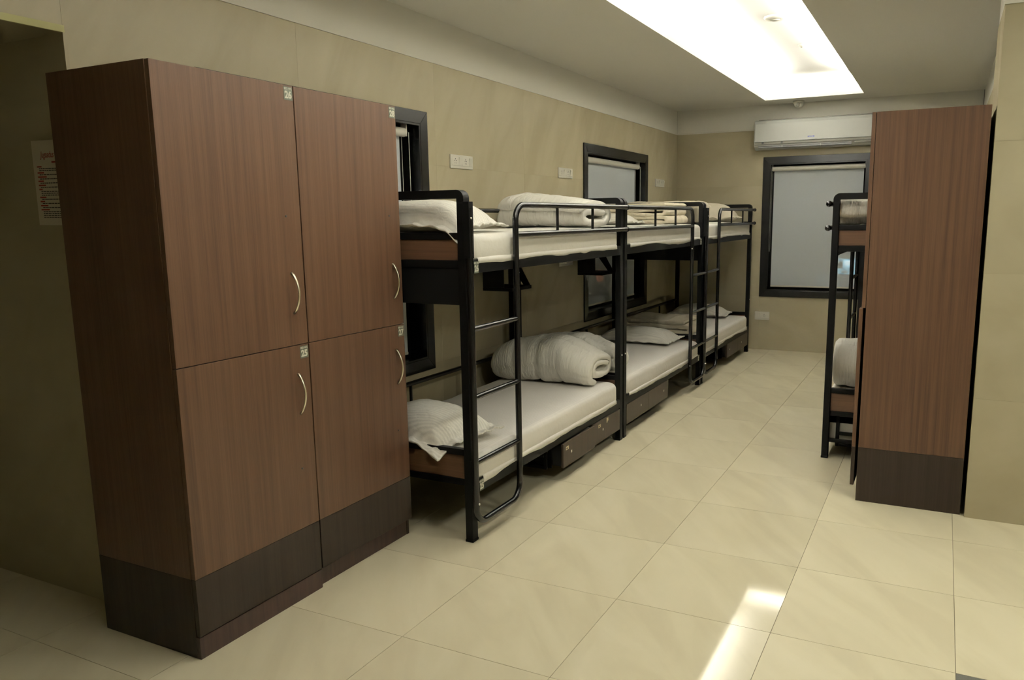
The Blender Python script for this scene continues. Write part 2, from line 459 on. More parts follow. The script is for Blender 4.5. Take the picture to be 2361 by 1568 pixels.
# right wall behind the bunk, and the return with the tiled face towards the camera
XR, XP, YP = 3.235, 3.149, 1.08
fnR = lambda a, d, z: (XR - d, a, z)
wr = wall_body('wall_right', YP + 0.3, YB, 0, ZT, [], fnR, 0.15, M['grout_wall'])
tag(wr, 'beige tiled wall behind the single bunk on the right')
wall_tiles(wr, YP + 0.62, YB, 0, ZT, 1.2, YP, ZS, [], fnR)
wp = MB().box(XP + 0.0015, X1, YP + 0.0015, YP + 0.62, 0, ZT).build('wall_return', M['grout_wall'], recalc=False)
tag(wp, 'beige tiled wall end beside the single locker', None, None, 'structure')
wall_tiles(wp, XP, X1, 0, ZT, 1.2, XP, ZS, [], lambda a, d, z: (a, YP - d, z))
wall_tiles(wp, YP + 0.009, YP + 0.62, 0, ZT, 1.2, YP, ZS, [], lambda a, d, z: (XP - d, a, z))
# passage at the left: jamb wall facing the camera, lintel, dark space behind
pj = MB().box(X0, -0.2, YJ, YJ + 0.18, 0, 2.83).box(-0.2, -0.012, YJ - 0.0, YJ + 0.02, 0, 2.277).build('wall_jamb', M['wall'], recalc=False)
tag(pj, 'shaded side wall of the passage opening', None, None, 'structure')
wx = MB().box(X0 - 0.15, X0, Y0, YJ + 0.18, 0, ZC).build('wall_passage', M['wall'], recalc=False); tag(wx, kind='structure')
YO = -3.4
ln = MB().box(-0.40, -0.0085, YO, YJ, 2.277, ZT).build('wall_lintel', M['wall'], recalc=False); tag(ln, kind='structure')
wall_tiles(ln, YO, YJ, 2.302, ZT, 1.2, YJ - 1.2, [2.302, ZT], [], fnL)
MBt = MB().box(-0.0085, 0.004, YO, YJ + 0.004, 2.277, 2.302).build('trim_1', M['cream']); tag(MBt, 'pale cream edge strip under the passage lintel', None, None, 'structure')
t2 = MB().box(-0.012, 0.003, YJ - 0.003, YJ + 0.012, 0, 2.277).build('trim_2', M['wall']); tag(t2, 'narrow corner strip of the passage opening', None, None, 'structure')
wn_ = MB().box(-0.4, 0, Y0, YO, 0, ZT).build('wall_near_left', M['wall'], recalc=False); tag(wn_, kind='structure')
wk = MB().box(X0 - 0.15, X1 + 0.15, Y0 - 0.15, Y0, 0, ZC).build('wall_rear', M['wall'], recalc=False); tag(wk, kind='structure')
wq = MB().box(X1, X1 + 0.15, Y0, YP + 0.62, 0, ZC).build('wall_near_right', M['wall'], recalc=False); tag(wq, kind='structure')

# white plaster band above the tiles, with its thin bead
def band(name, segs):
    mb = MB()
    for s_ in segs: mb.box(*s_)
    return tag(mb.build(name, M['white'], recalc=False), kind='structure')
band('trim_3', [(-0.2, -0.004, YO - 1.8, YB, ZT, ZC + 0.2)])
band('trim_4', [(-0.004, XR, YB + 0.004, YB + 0.2, ZT, ZC + 0.2)])
band('trim_5', [(XR + 0.004, XR + 0.15, YP + 0.62, YB, ZT, ZC + 0.2), (XP + 0.004, X1, YP + 0.004, YP + 0.62, ZT, ZC + 0.2)])
band('trim_6', [(0, 0.006, YO, YB - 0.006, ZT - 0.012, ZT - 0.002), (0, XR, YB - 0.006, YB, ZT - 0.012, ZT - 0.002), (XP - 0.006, X1, YP - 0.006, YP, ZT - 0.012, ZT + 0.004)])

# ---------------------------------------------------------------- ceiling with lit recess
cx0, cx1, cy0, cy1 = COVE
mb = MB()
for (p, q, u, v) in subtract([(X0, X1, Y0, YB)], (cx0, cx1, cy0, cy1)): mb.box(p, q, u, v, ZC, ZC + 0.025)
ce = mb.build('ceiling', M['white'], recalc=False); tag(ce, 'off-white plaster ceiling around the lit recess', None, None, 'structure')
lip = 0.075; lt = 0.022; E = 0.17
mb = MB()
mb.box(cx0 - lt, cx0, cy0 - lt, cy1 + lt, ZC + 0.0251, ZC + lip).box(cx1, cx1 + lt, cy0 - lt, cy1 + lt, ZC + 0.0251, ZC + lip)
mb.box(cx0, cx1, cy1, cy1 + lt, ZC + 0.0251, ZC + lip).box(cx0, cx1, cy0 - lt, cy0, ZC + 0.0251, ZC + lip)
mb.build('recess_lip', M['cove'], ce, recalc=False)
mb = MB()
mb.box(cx0 - E - 0.03, cx1 + E + 0.03, cy0 - E - 0.03, cy1 + E + 0.03, ZU, ZU + 0.03)
mb.box(cx0 - E - 0.03, cx0 - E, cy0 - E, cy1 + E, ZC + 0.025, ZU).box(cx1 + E, cx1 + E + 0.03, cy0 - E, cy1 + E, ZC + 0.025, ZU)
mb.box(cx0 - E, cx1 + E, cy1 + E, cy1 + E + 0.03, ZC + 0.025, ZU).box(cx0 - E, cx1 + E, cy0 - E - 0.03, cy0 - E, ZC + 0.025, ZU)
mb.build('recess_top', M['cove'], ce, recalc=False)
rf = MB().box(X0, X1, Y0, YB, ZU + 0.05, ZU + 0.08).build('ceiling_slab', M['white'], recalc=False); tag(rf, kind='structure')

# ---------------------------------------------------------------- windows and blinds
def window(n, fn, blind_label, chain_right=True, gapL=0.03, gapR=0.10):
    a0, a1, z0, z1 = WINS[n]
    b0, b1, c0, c1 = a0 + FR, a1 - FR, z0 + FR, z1 - FR
    root = thing(f'window_{n}', None, None, fn((a0 + a1) / 2, 0, z0)); root['kind'] = 'structure'
    org = Vector(root.location)
    def bx(mb, p0, p1):
        c = [fn(*p0), fn(*p1)]
        lo = [min(c[0][m_], c[1][m_]) - org[m_] for m_ in range(3)]; hi = [max(c[0][m_], c[1][m_]) - org[m_] for m_ in range(3)]
        mb.box(lo[0], hi[0], lo[1], hi[1], lo[2], hi[2])
    PR = 0.014
    # mitred surround
    mb = MB()
    for quad in (((a0, z1), (a1, z1), (b1, c1), (b0, c1)), ((a1, z1), (a1, z0), (b1, c0), (b1, c1)), ((a1, z0), (a0, z0), (b0, c0), (b1, c0)), ((a0, z0), (a0, z1), (b0, c1), (b0, c0))):
        one = MB(); one.prism(quad, 0.0, PR, lambda u, v, d: tuple(Vector(fn(u, d, v)) - org))
        one.build('frame_side', M['granite'], root, bevel=0.002)
    mb = MB()
    bx(mb, (b0, -0.15, c1 - 0.012), (b1, PR - 0.002, c1)); bx(mb, (b0, -0.15, c0), (b1, PR - 0.002, c0 + 0.012))
    bx(mb, (b0, -0.15, c0 + 0.012), (b0 + 0.012, PR - 0.002, c1 - 0.012)); bx(mb, (b1 - 0.012, -0.15, c0 + 0.012), (b1, PR - 0.002, c1 - 0.012))
    mb.build('reveal', M['granite'], root, recalc=False)
    mb = MB()
    for (p, q, u, v) in ((b0 + 0.012, b1 - 0.012, c1 - 0.06, c1 - 0.012), (b0 + 0.012, b1 - 0.012, c0 + 0.012, c0 + 0.06), (b0 + 0.012, b0 + 0.06, c0 + 0.06, c1 - 0.06), (b1 - 0.06, b1 - 0.012, c0 + 0.06, c1 - 0.06), ((b0 + b1) / 2 - 0.025, (b0 + b1) / 2 + 0.025, c0 + 0.06, c1 - 0.06)):
        bx(mb, (p, -0.15, u), (q, -0.118, v))
    mb.build('sash', M['black'], root, recalc=False)
    for (p, q) in ((b0 + 0.06, (b0 + b1) / 2 - 0.025), ((b0 + b1) / 2 + 0.025, b1 - 0.06)):
        mb = MB(); bx(mb, (p, -0.137, c0 + 0.06), (q, -0.131, c1 - 0.06)); mb.build('pane', M['glass'], root, recalc=False)
    # blind: its own thing
    bl = thing('roller_blind', blind_label, 'blind', fn((a0 + a1) / 2, -0.06, c1 - 0.08), 'white roller blinds in the windows')
    org = Vector(bl.location)
    r = 0.028; zc = c1 - 0.055; dz = -0.05
    f0, f1 = b0 + gapL, b1 - gapR
    def tp(*p): return tuple(Vector(fn(*p)) - org)
    MB().tube([tp(f0 - 0.012, dz, zc), tp(f1 + 0.012, dz, zc)], r, 20).build('roller_tube', M['plastic'], bl).data
    set_auto_smooth(bl.children[0])
    for q in (f0 - 0.018, f1 + 0.012):
        mb = MB(); bx(mb, (q, dz - 0.02, zc - 0.024), (q + 0.006, dz + 0.022, c1 - 0.012)); mb.build('bracket', M['plastic'], bl, recalc=False)
    mb = MB(); bx(mb, (f0, dz - r + 0.0008, c0 + 0.05), (f1, dz - r + 0.002, zc)); fab = mb.build('blind_fabric', M['blind'], bl, recalc=False)
    mb = MB(); bx(mb, (f0, dz - r - 0.005, c0 + 0.035), (f1, dz - r + 0.007, c0 + 0.052)); mb.build('bottom_bar', M['plastic'], bl, recalc=False, bevel=0.002)
    q = f1 + 0.026 if chain_right else f0 - 0.024
    path = [(q, dz - r, zc), (q, dz - r, c0 + 0.5)]
    for k in range(1, 12): th = PI * k / 12; path.append((q, dz - r * math.cos(th), c0 + 0.5 - 0.05 * math.sin(th)))
    path += [(q, dz + r, c0 + 0.5), (q, dz + r, zc)]
    MB().tube([tp(*p) for p in path], 0.0022, 6).build('pull_chain', M['plastic'], bl, smooth=True)
    return root
window(1, fnL, 'roller blind in the window mostly hidden behind the pair of lockers')
window(2, fnL, 'roller blind in the side window above the middle bunk')
window(3, fnB, 'roller blind in the end wall window below the air conditioner', chain_right=False, gapL=0.035, gapR=0.035)

# lit building across the street, seen dimly through the end blind
sf = thing('lit_shopfront', 'bluish lit building front glimpsed through the end window blind', 'building', (1.47, 14.5, -2.9))
def sfb(name, x0, x1, y0, y1, z0, z1, m): return MB().box(x0, x1, y0, y1, z0 + 3.26, z1 + 3.26).build(name, M[m], sf, recalc=False)
sfb('facade', -4.5, 4.5, 0.05, 0.4, -3.26, 3.8, 'facade')
sfb('shop_window', -0.56, 0.9, 0, 0.05, -0.02, 0.30, 'glow_blue')
sfb('lit_step', -0.95, 0.9, -0.05, 0.05, -0.32, -0.0202, 'glow_soft')
sfb('wall_lamp', -0.36, -0.22, -0.04, 0.0, 0.16, 0.26, 'glow_white')
for k in range(9): sfb('baluster', -0.56 + k * 0.11, -0.51 + k * 0.11, -0.12, -0.06, -0.26, -0.06, 'facade')
sfb('handrail', -0.6, 0.9, -0.13, -0.055, -0.0598, -0.03, 'facade')
sfb('awning', -0.50, -0.40, -0.06, 0.0, 0.10, 0.24, 'facade')
sfb('sign_box', -0.42, -0.30, -0.06, 0.0, 0.0, 0.05, 'facade')
st = thing('street_lamp', 'orange street lamp glowing faintly behind the side window blind', 'lamp', (-2.2, 8.9, -2.0))
MB().tube([(0, 0, 0), (0, 0, 2.55)], 0.04, 10).build('pole', M['facade'], st, smooth=True)
MB().lathe([(0.03, 2.50), (0.06, 2.56), (0.065, 2.64), (0.03, 2.72)], (0, 0, 0)).build('lamp_head', M['glow_orange'], st, smooth=True)

# ---------------------------------------------------------------- lockers
def number_plate(parent, num, org, right, up, wdt=0.046, hgt=0.052, small=True):
    m0 = frame_mtx(right, up, org); n = Vector(right).cross(Vector(up))
    mb = MB()
    a, b = wdt / 2, hgt / 2
    pts = [m0 @ Vector((sx * a, sy * b, sz)) for sz in (0, 0.0012) for sx, sy in ((-1, -1), (1, -1), (1, 1), (-1, 1))]
    mb.v = [tuple(p) for p in pts]; mb.f = [[3, 2, 1, 0], [4, 5, 6, 7], [0, 1, 5, 4], [1, 2, 6, 5], [2, 3, 7, 6], [3, 0, 4, 7]]
    pl = mb.build('number_plate', M['tag'], parent)
    pl['label'] = f'grey plate reading BED NO. {num}'
    text_mesh('number', num, hgt * 0.74, M['tagtext'], pl, m0 @ Matrix.Translation((0, -hgt * 0.13, 0.0014)), 0.0016, 0.0003, xs=wdt / 0.046 * 0.98)
    if small: text_mesh('caption', 'BED NO.', hgt * 0.21, M['tagtext'], pl, m0 @ Matrix.Translation((0, hgt * 0.35, 0.0014)), 0.0002, 0.0003)
    return pl
def bow_handle(parent, p0, p1, out, off=0.034):
    p0 = Vector(p0); p1 = Vector(p1); out = Vector(out); path = []
    for k in range(21):
        t = k / 20; path.append(p0.lerp(p1, t) + out * (off * (math.sin(PI * t) ** 0.75)))
    d = (p1 - p0).normalized(); bn = d.cross(out)
    pr = [(0.0030 * math.cos(2 * PI * j / 12), 0.0052 * math.sin(2 * PI * j / 12)) for j in range(12)]
    o = MB().sweep(path, pr, bn).build('handle', M['chrome'], parent, smooth=True)
    o['label'] = 'curved satin nickel handle'
    return o
LZ, ZM, ZBD, ZK = 2.104, 1.0823, 0.3088, 0.088
def locker(name, label, ox, oy, sx, sy, depth, width, nums, kick=0.012, gapdoor=(0, 0), plates=True):
    """local: lx 0 (back) .. depth (door face); ly 0 .. width from hinge side to handle side"""
    root = thing(name, label, 'locker', (ox, oy, 0), 'brown laminate lockers')
    mp = lambda p: (sx * p[0], sy * p[1], p[2])
    D = depth - 0.020
    def part(nm, boxes, m, par=root, bev=0.0012):
        mb = MB()
        for b in boxes: mb.box(*b, mp=mp)
        return mb.build(nm, M[m], par, bevel=bev)
    for y0 in (0.0, width - 0.018):
        part('side_panel', [(0, D - 0.002, y0, y0 + 0.018, ZBD, LZ)], 'wood')
        part('side_base', [(0, D - 0.002, y0, y0 + 0.018, 0, ZBD - 0.0008)], 'dark')
    part('top_panel', [(0, D - 0.002, 0.0182, width - 0.0182, LZ - 0.018, LZ)], 'wood')
    part('back_panel', [(0, 0.008, 0.0182, width - 0.0182, 0.05, LZ - 0.0184)], 'dark')
    part('inner_shelf', [(0.0085, D - 0.004, 0.0184, width - 0.0184, ZM - 0.012, ZM + 0.006)], 'gap', bev=0)
    part('floor_board', [(0.0085, D - 0.004, 0.0184, width - 0.0184, ZK, ZK + 0.018)], 'gap', bev=0)
    part('plinth', [(D - 0.02 - kick, depth - kick, 0.0002, width - 0.0002, 0, ZK - 0.004)] if kick < 0.018 else [(D - 0.03, D - 0.004, 0.0184, width - 0.0184, 0, ZK - 0.004)], 'plinth')
    gp = 0.0028
    for k, (z0, z1) in enumerate(((ZM + gp / 2, LZ - 0.001), (ZBD, ZM - gp / 2))):
        dd = gapdoor[k]
        dr = part('door', [(D + 0.0005 + dd, depth + dd, gp / 2, width - gp / 2, z0, z1)], 'wood')
        if k: part('base_strip', [(D + 0.0005 + dd, depth + dd, gp / 2, width - gp / 2, ZK, ZBD - 0.0008)], 'dark', dr)
        hz = (1.212, 1.377) if k == 0 else (0.795, 0.965)
        hy = width - 0.068
        bow_handle(dr, mp((depth + dd, hy, hz[0])), mp((depth + dd, hy, hz[1])), mp((1, 0, 0)))
        zl = 1.60 if k == 0 else 0.565
        lk = MB().lathe([(0.0045, 0), (0.0045, 0.002), (0.002, 0.0026)], (0, 0, 0), 'x', 12)
        lk.v = [mp((depth + dd + p[0], width - 0.08 + p[1], zl + p[2])) for p in lk.v]
        lk.build('key_hole', M['plastic_dk'], dr)
        if plates:
            zt = (LZ - 0.002) if k == 0 else (ZM - gp)
            number_plate(dr, nums[k], mp((depth + dd, width - gp - 0.025, zt - 0.030)), (0, sy * sx, 0), (0, 0, 1), 0.045, 0.050)
    return root
LXB, LXF = 0.0948, 0.6316
locker('locker', 'tall brown locker numbered 25 and 26, nearest the camera', LXB, -1.6301, 1, 1, LXF - LXB, 0.6376, ('26', '25'), kick=0.003)
locker('locker', 'tall brown locker numbered 27 and 28 beside the first bunk', LXB, -0.9899, 1, 1, LXF - LXB, 0.6513, ('28', '27'), kick=0.022)
locker('locker', 'tall brown locker standing alone by the wall on the right', 3.1288, 1.1086, -1, 1, 0.5423 + 0.0, 0.66, ('30', '29'), kick=0.03, gapdoor=(0.0, 0.012), plates=False)

# ---------------------------------------------------------------- bunk beds
W, L = 0.8925, 2.043
ZU0, ZU1 = 1.325, 1.388     # upper side rail
ZL0, ZL1 = 0.240, 0.304     # lower side rail
def bunk(label, ox, oy, sx, sy, nums=None, shelf=None, drawer_open=(0, 0), labels=False, width=W):
    root = thing('bunk_bed', label, 'bunk bed', (ox, oy, 0), 'black metal bunk beds')
    Wd = width
    mp = lambda p: (sx * p[0], sy * p[1], p[2])
    def part(nm, boxes, m='black', par=root, bev=0.002):
        mb = MB()
        for b in boxes: mb.box(*b, mp=mp)
        return mb.build(nm, M[m], par, bevel=bev)
    def rnd(nm, path, r, m='tube', par=root, seg=14):
        return set_auto_smooth(MB().tube(path, r, seg, mp).build(nm, M[m], par))
    px, py = 0.040, 0.050
    for x0 in (0.0, Wd - px):
        for y0 in (0.0, L - py):
            p = part('post', [(x0, x0 + px, y0, y0 + py, 0.012, 1.655)])
            part('foot_cap', [(x0 - 0.002, x0 + px + 0.002, y0 - 0.002, y0 + py + 0.002, 0, 0.014)], par=p)
    for y0 in (0.0, L - py):
        yc = y0 + py / 2
        path = fillet([(px / 2, yc, 1.655), (px / 2, yc, 1.695), (Wd - px / 2, yc, 1.695), (Wd - px / 2, yc, 1.655)], 0.04, 8)
        pr = [(-0.0195, -py / 2), (0.0195, -py / 2), (0.0195, py / 2), (-0.0195, py / 2)]
        set_auto_smooth(MB().sweep(path, pr, (0, 1, 0), mp).build('top_rail', M['black'], root))
        for (z0, z1, w0, w1) in ((1.487, 1.518, 1.389, 1.4865), (0.438, 0.470, 0.318, 0.4375)):
            part('cross_rail', [(px, Wd - px, yc - 0.015, yc + 0.015, z0, z1)])
            part('end_panel', [(px, Wd - px, yc - 0.008, yc + 0.008, w0, w1)], 'wood_x')
        part('cross_rail', [(px, Wd - px, yc - 0.015, yc + 0.015, 1.352, 1.3885)])
        part('cross_rail', [(px, Wd - px, yc - 0.015, yc + 0.015, 0.286, 0.3175)])
        if y0 == 0: part('privacy_panel', [(px - 0.0, Wd - px, yc - 0.009, yc + 0.009, 1.178, 1.3515)], 'blackpanel')
        else:
            for (x0, dx) in ((px, 1), (Wd - px, -1)):
                MB().prism([(x0, 1.352), (x0 + dx * 0.04, 1.352), (x0, 1.325)], yc - 0.004, yc + 0.004, lambda u, v, d: mp((u, d, v))).build('gusset', M['black'], root)
            part('cross_rail', [(px, Wd - px, yc - 0.012, yc + 0.012, 0.108, 0.130)])
    for (z0, z1) in ((ZU0, ZU1), (ZL0, ZL1)):
        part('side_rail', [(Wd - 0.034, Wd - 0.001, py, L - py, z0, z1)])
        part('side_rail', [(0.001, 0.034, py, L - py, z0, z1)])
        part('deck_board', [(0.035, Wd - 0.035, py + 0.002, L - py - 0.002, z1 - 0.022, z1 - 0.004)], 'blackpanel')
    rnd('rear_rail', [(0.02, py, 1.638), (0.02, L - py, 1.638)], 0.015)
    rnd('rear_rail', [(0.02, py, 0.592), (0.02, L - py, 0.592)], 0.015)
    for f in (0.35, 0.66): rnd('rear_upright', [(0.02, L * f, ZL1), (0.02, L * f, 0.58)], 0.010)
    # ladder running into the guard rail: one bent tube
    lx = Wd + 0.022; r = 0.0160
    a, b = 0.006, 0.452
    path = fillet([(lx, a, 1.63), (lx, a, 0.098), (lx, b, 0.098), (lx, b, 1.650), (lx, L + 0.006, 1.650)], 0.085, 9)
    lad = rnd('ladder_and_guard_tube', path, r)
    for z in (1.067, 0.735, 0.412): rnd('rung', [(lx, a, z), (lx, b, z)], 0.0135, par=lad)
    rnd('guard_rail', [(lx, b, 1.500), (lx, L + 0.006, 1.500)], 0.0150)
    for ly in (0.947, 1.452): rnd('guard_upright', [(lx, ly, 1.500), (lx, ly, 1.650)], 0.0085)
    for z in (1.650, 1.500):
        e = MB().lathe([(0.004, -0.006), (0.0185, -0.003), (0.0190, 0.008), (0.012, 0.017), (0.003, 0.020)], (0, 0, 0), 'y', 16)
        e.v = [mp((lx + p[0], L + 0.006 + p[1], z + p[2])) for p in e.v]
        e.build('rail_end_cap', M['tube'], root, smooth=True)
        part('rail_clip', [(Wd - 0.001, lx, L - 0.040, L - 0.012, z - 0.010, z + 0.010)])
    part('ladder_bracket', [(Wd - 0.001, Wd + 0.034, -0.012, 0.026, 1.40, 1.66)], bev=0.001)
    part('ladder_bracket', [(Wd - 0.001, Wd + 0.010, -0.004, 0.030, 0.18, 0.42)], bev=0.001)
    def bolt(x, y, z, ax):
        e = MB().lathe([(0.0058, 0), (0.0058, 0.003), (0.0035, 0.0062), (0.0008, 0.0070)], (0, 0, 0), ax, 10)
        e.v = [mp((x + p[0], y + p[1], z + p[2])) for p in e.v]
        e.build('bolt', M['bolt'], root, smooth=True)
    bolt(lx + r - 0.001, a, 0.205, 'x'); bolt(Wd + 0.033, 0.004, 1.585, 'x'); bolt(lx + 0.004, b + r - 0.001, 0.262, 'y'); bolt(lx + 0.004, b + r - 0.001, 1.305, 'y')
    bolt(Wd - 0.001, L - 0.02, 0.62, 'x')
    # under-bed drawers in the half away from the ladder
    ya, yb_ = 1.005, L - py - 0.012
    ym = (ya + yb_) / 2
    zf0, zf1 = 0.088, 0.236
    for y0 in (ya - 0.028, yb_ - 0.006):
        for x0 in (0.06, Wd - 0.10): part('carrier_bar', [(x0, x0 + 0.022, y0, y0 + 0.018, 0.075, ZL1 - 0.023)])
        part('carrier_bar', [(0.0822, Wd - 0.1002, y0, y0 + 0.016, 0.076, 0.092)])
        part('carrier_bar', [(0.0822, Wd - 0.1002, y0, y0 + 0.016, 0.150, 0.172)])
    part('carrier_plate', [(Wd - 0.22, Wd - 0.055, ya - 0.009, ya - 0.003, 0.080, 0.262)])
    for k, (d0, d1) in enumerate(((ya, ym - 0.0012), (ym + 0.0012, yb_))):
        dd = drawer_open[k]
        xf = Wd - 0.001 + dd
        dr = part('drawer', [(xf - 0.016, xf, d0, d1, zf0, zf1)], 'drawer', bev=0.001)
        q0, q1 = d0 + 0.004 + (0.0 if k == 0 else 0.006), d1 - 0.014 - (0.0 if k else 0.004)
        part('drawer_box', [(xf - 0.56, xf - 0.0165, q0, q0 + 0.010, 0.098, 0.226), (xf - 0.56, xf - 0.55, q0 + 0.0102, q1 - 0.0102, 0.098, 0.226), (xf - 0.5498, xf - 0.0165, q0 + 0.0102, q1 - 0.0102, 0.098, 0.104)], 'blackpanel', dr, 0)
        part('drawer_side', [(xf - 0.56, xf - 0.0165, q1 - 0.010, q1, 0.098, 0.226)], 'greybox', dr, 0)
        ly = d0 + 0.11 if k == 0 else d0 + 0.17
        part('lock_sticker', [(xf, xf + 0.0012, ly, ly + 0.013, 0.158, 0.173)], 'sticker', dr, 0)
        if labels:
            part('label_strip', [(xf, xf + 0.001, ly - 0.075, ly - 0.035, 0.192, 0.213)], 'labelp', dr, 0)
            part('label_print', [(xf + 0.001, xf + 0.0013, ly - 0.069, ly - 0.052, 0.197, 0.206)], 'ink_blk', dr, 0)
            if k: part('torn_label', [(xf, xf + 0.001, ly + 0.07, ly + 0.10, 0.206, 0.228), (xf, xf + 0.001, ly + 0.07, ly + 0.085, 0.196, 0.206)], 'labelp', dr, 0)
    if shelf:
        y0, y1 = shelf; xs0, xs1 = 0.04, 0.27
        sh = part('hanging_shelf', [(xs0, xs1, y0, y1, 1.090, 1.114)], 'blackpanel')
        part('shelf_side', [(xs0, xs0 + 0.165, (y0 if sy > 0 else y1 - 0.012), (y0 + 0.012 if sy > 0 else y1), 1.1145, 1.322)], 'blackpanel', sh)
        part('shelf_back', [(xs0, xs0 + 0.012, y0 + 0.0125, y1 - 0.0125, 1.1145, 1.322)], 'blackpanel', sh)
        yf = (y1 - 0.010) if sy > 0 else y0
        MB().prism([(xs0 + 0.0125, 1.322), (xs0 + 0.10, 1.322), (xs1 - 0.01, 1.114), (xs1 - 0.06, 1.114)], yf, yf + 0.010, lambda u, v, d: mp((u, d, v))).build('shelf_strut', M['blackpanel'], sh)
    if nums:
        up = (0, 0, 1); rt = (0, sx * 1.0, 0)
        number_plate(root, nums[1], mp((Wd - 0.0005, 0.098, 1.354)), rt, up, 0.040, 0.056)
        number_plate(root, nums[0], mp((Wd - 0.0005, 0.096, 0.272)), rt, up, 0.040, 0.056)
    return root
BX = 0.080
B1Y, B2Y, B3Y, BRY = -0.3065, 3.805, 3.818, 3.905
bunk('black bunk bed nearest the lockers, with rail numbers 25 and 26', BX, B1Y, 1, 1, ('25', '26'), (1.560, 1.850), (0.022, 0.004), True)
bunk('middle black bunk bed in the row of three along the window wall', BX, B2Y, 1, -1, ('27', '28'), (0.665, 0.955))
bunk('black bunk bed in the far corner of the row of three', BX, B3Y, 1, 1)
BRX = 3.212
bunk('black bunk bed on the right, half hidden behind the single locker', BRX, BRY, -1, -1, width=0.887)

# ---------------------------------------------------------------- bedding
def nz(x, y, z, s=1.0): return noise.noise(Vector((x * s, y * s, z * s)))
def mattress(label, x0, x1, y0, y1, z0, h, seed, mat='sheet', aisle=1, base_gap=0.0):
    """rounded block with a slightly uneven fitted sheet; the loose hem hangs over the side rail"""
    bm_ = MB(); cx, cy = (x0 + x1) / 2, (y0 + y1) / 2
    hx, hy, hz = (x1 - x0) / 2, (y1 - y0) / 2, h / 2
    r = 0.038; nx, ny, nk = 22, 60, 5
    prof = []   # cross section in (inset, z): from bottom to top
    prof = [(0.006, 0.0), (0.0, 0.012), (0.0, h * 0.45), (0.0, h - r)]
    for k in range(1, 7): th = k / 6 * PI / 2; prof.append((r * (1 - math.cos(th)), h - r + r * math.sin(th)))
    def ring(ins):
        a, b = hx - ins, hy - ins; cr = max(0.065 - ins * 0.6, 0.01); pts = []
        def edge(p, q, n):
            for k in range(n): t = k / n; pts.append((p[0] + (q[0] - p[0]) * t, p[1] + (q[1] - p[1]) * t))
        def arc(c, a0):
            for k in range(5): th = a0 + k / 5 * PI / 2; pts.append((c[0] + cr * math.cos(th), c[1] + cr * math.sin(th)))
        edge((-a + cr, -b), (a - cr, -b), nx); arc((a - cr, -b + cr), -PI / 2)
        edge((a, -b + cr), (a, b - cr), ny); arc((a - cr, b - cr), 0)
        edge((a - cr, b), (-a + cr, b), nx); arc((-a + cr, b - cr), PI / 2)
        edge((-a, b - cr), (-a, -b + cr), ny); arc((-a + cr, -b + cr), PI)
        return pts
    inner = [(0.0, 0)]
    rows = []
    allp = prof + [(0.07, h + 0.003), (0.14, h + 0.006), (0.24, h + 0.008), (0.34, h + 0.008), (0.42, h + 0.008)]
    for (ins, z) in allp:
        row = []
        for (px_, py_) in ring(min(ins, hx - 0.012)):
            n1 = nz(px_ + cx, py_ + cy, z + seed * 3.1, 4.0); n2 = nz(px_ * 2 + seed, py_ * 0.7, z, 9)
            d = Vector((px_ / hx, py_ / hy, 0))
            edge_f = 1.0 if ins < r else 0.35
            off = (n1 * 0.006 + n2 * 0.003) * edge_f
            sgnx = 1 if px_ > 0 else -1
            if abs(px_) > hx - 0.08 and ins < 0.03: qx = px_ + sgnx * (off * 0.5 - 0.001); qy = py_
            else: qx, qy = px_, py_
            zz = z + ((n1 * 0.005 + n2 * 0.002) if z > 0.03 else 0)
            row.append(len(bm_.v)); bm_.v.append((qx, qy, max(zz, 0)))
        rows.append(row)
    for a_, b_ in zip(rows[:-1], rows[1:]):
        n = len(a_)
        for k in range(n): bm_.f.append([a_[k], a_[(k + 1) % n], b_[(k + 1) % n], b_[k]])
    bm_.f.append(rows[0][::-1])
    # close the top with strips between the two long sides
    last = rows[-1]; bm_.f.append(last[:])
    o = bm_.build('mattress', M[mat], None, smooth=True, loc=(cx, cy, z0))
    tag(o, label, 'mattress', 'white sheeted mattresses on the bunks')
    # hem of the sheet over the rail
    hm = MB(); N = 90; sgn = aisle
    xh = sgn * (hx + 0.0030)
    for k in range(N + 1):
        y = -hy + 0.06 + (2 * hy - 0.12) * k / N
        low = -0.006 - 0.026 * max(0.0, 0.5 + 0.8 * nz(y, seed * 5.3, 0.2, 2.2)) - 0.012 * max(0, nz(y, seed, 4.4, 7.0))
        for (dx, z) in ((-0.010, 0.014), (-0.003, 0.008), (0.0005, 0.001), (0.0015 + 0.002 * nz(y, seed, 1, 14), low)):
            hm.v.append((xh + sgn * dx, y, z))
        for (dx, z) in ((-0.012, 0.014), (-0.005, 0.008), (-0.001, 0.001), (0.000 + 0.002 * nz(y, seed, 1, 14), low)):
            hm.v.append((xh + sgn * dx, y, z))
    for k in range(N):
        a_ = k * 8; b_ = a_ + 8
        for j in range(3):
            hm.f.append([a_ + j, b_ + j, b_ + j + 1, a_ + j + 1]); hm.f.append([a_ + 4 + j, a_ + 5 + j, b_ + 5 + j, b_ + 4 + j])
        hm.f.append([a_ + 3, b_ + 3, b_ + 7, a_ + 7]); hm.f.append([a_, a_ + 4, b_ + 4, b_])
    for a_ in (0, N * 8): hm.f.append([a_, a_ + 1, a_ + 5, a_ + 4]); hm.f.append([a_ + 1, a_ + 2, a_ + 6, a_ + 5]); hm.f.append([a_ + 2, a_ + 3, a_ + 7, a_ + 6])
    hm.build('sheet_hem', M[mat], o, smooth=True)
    return o
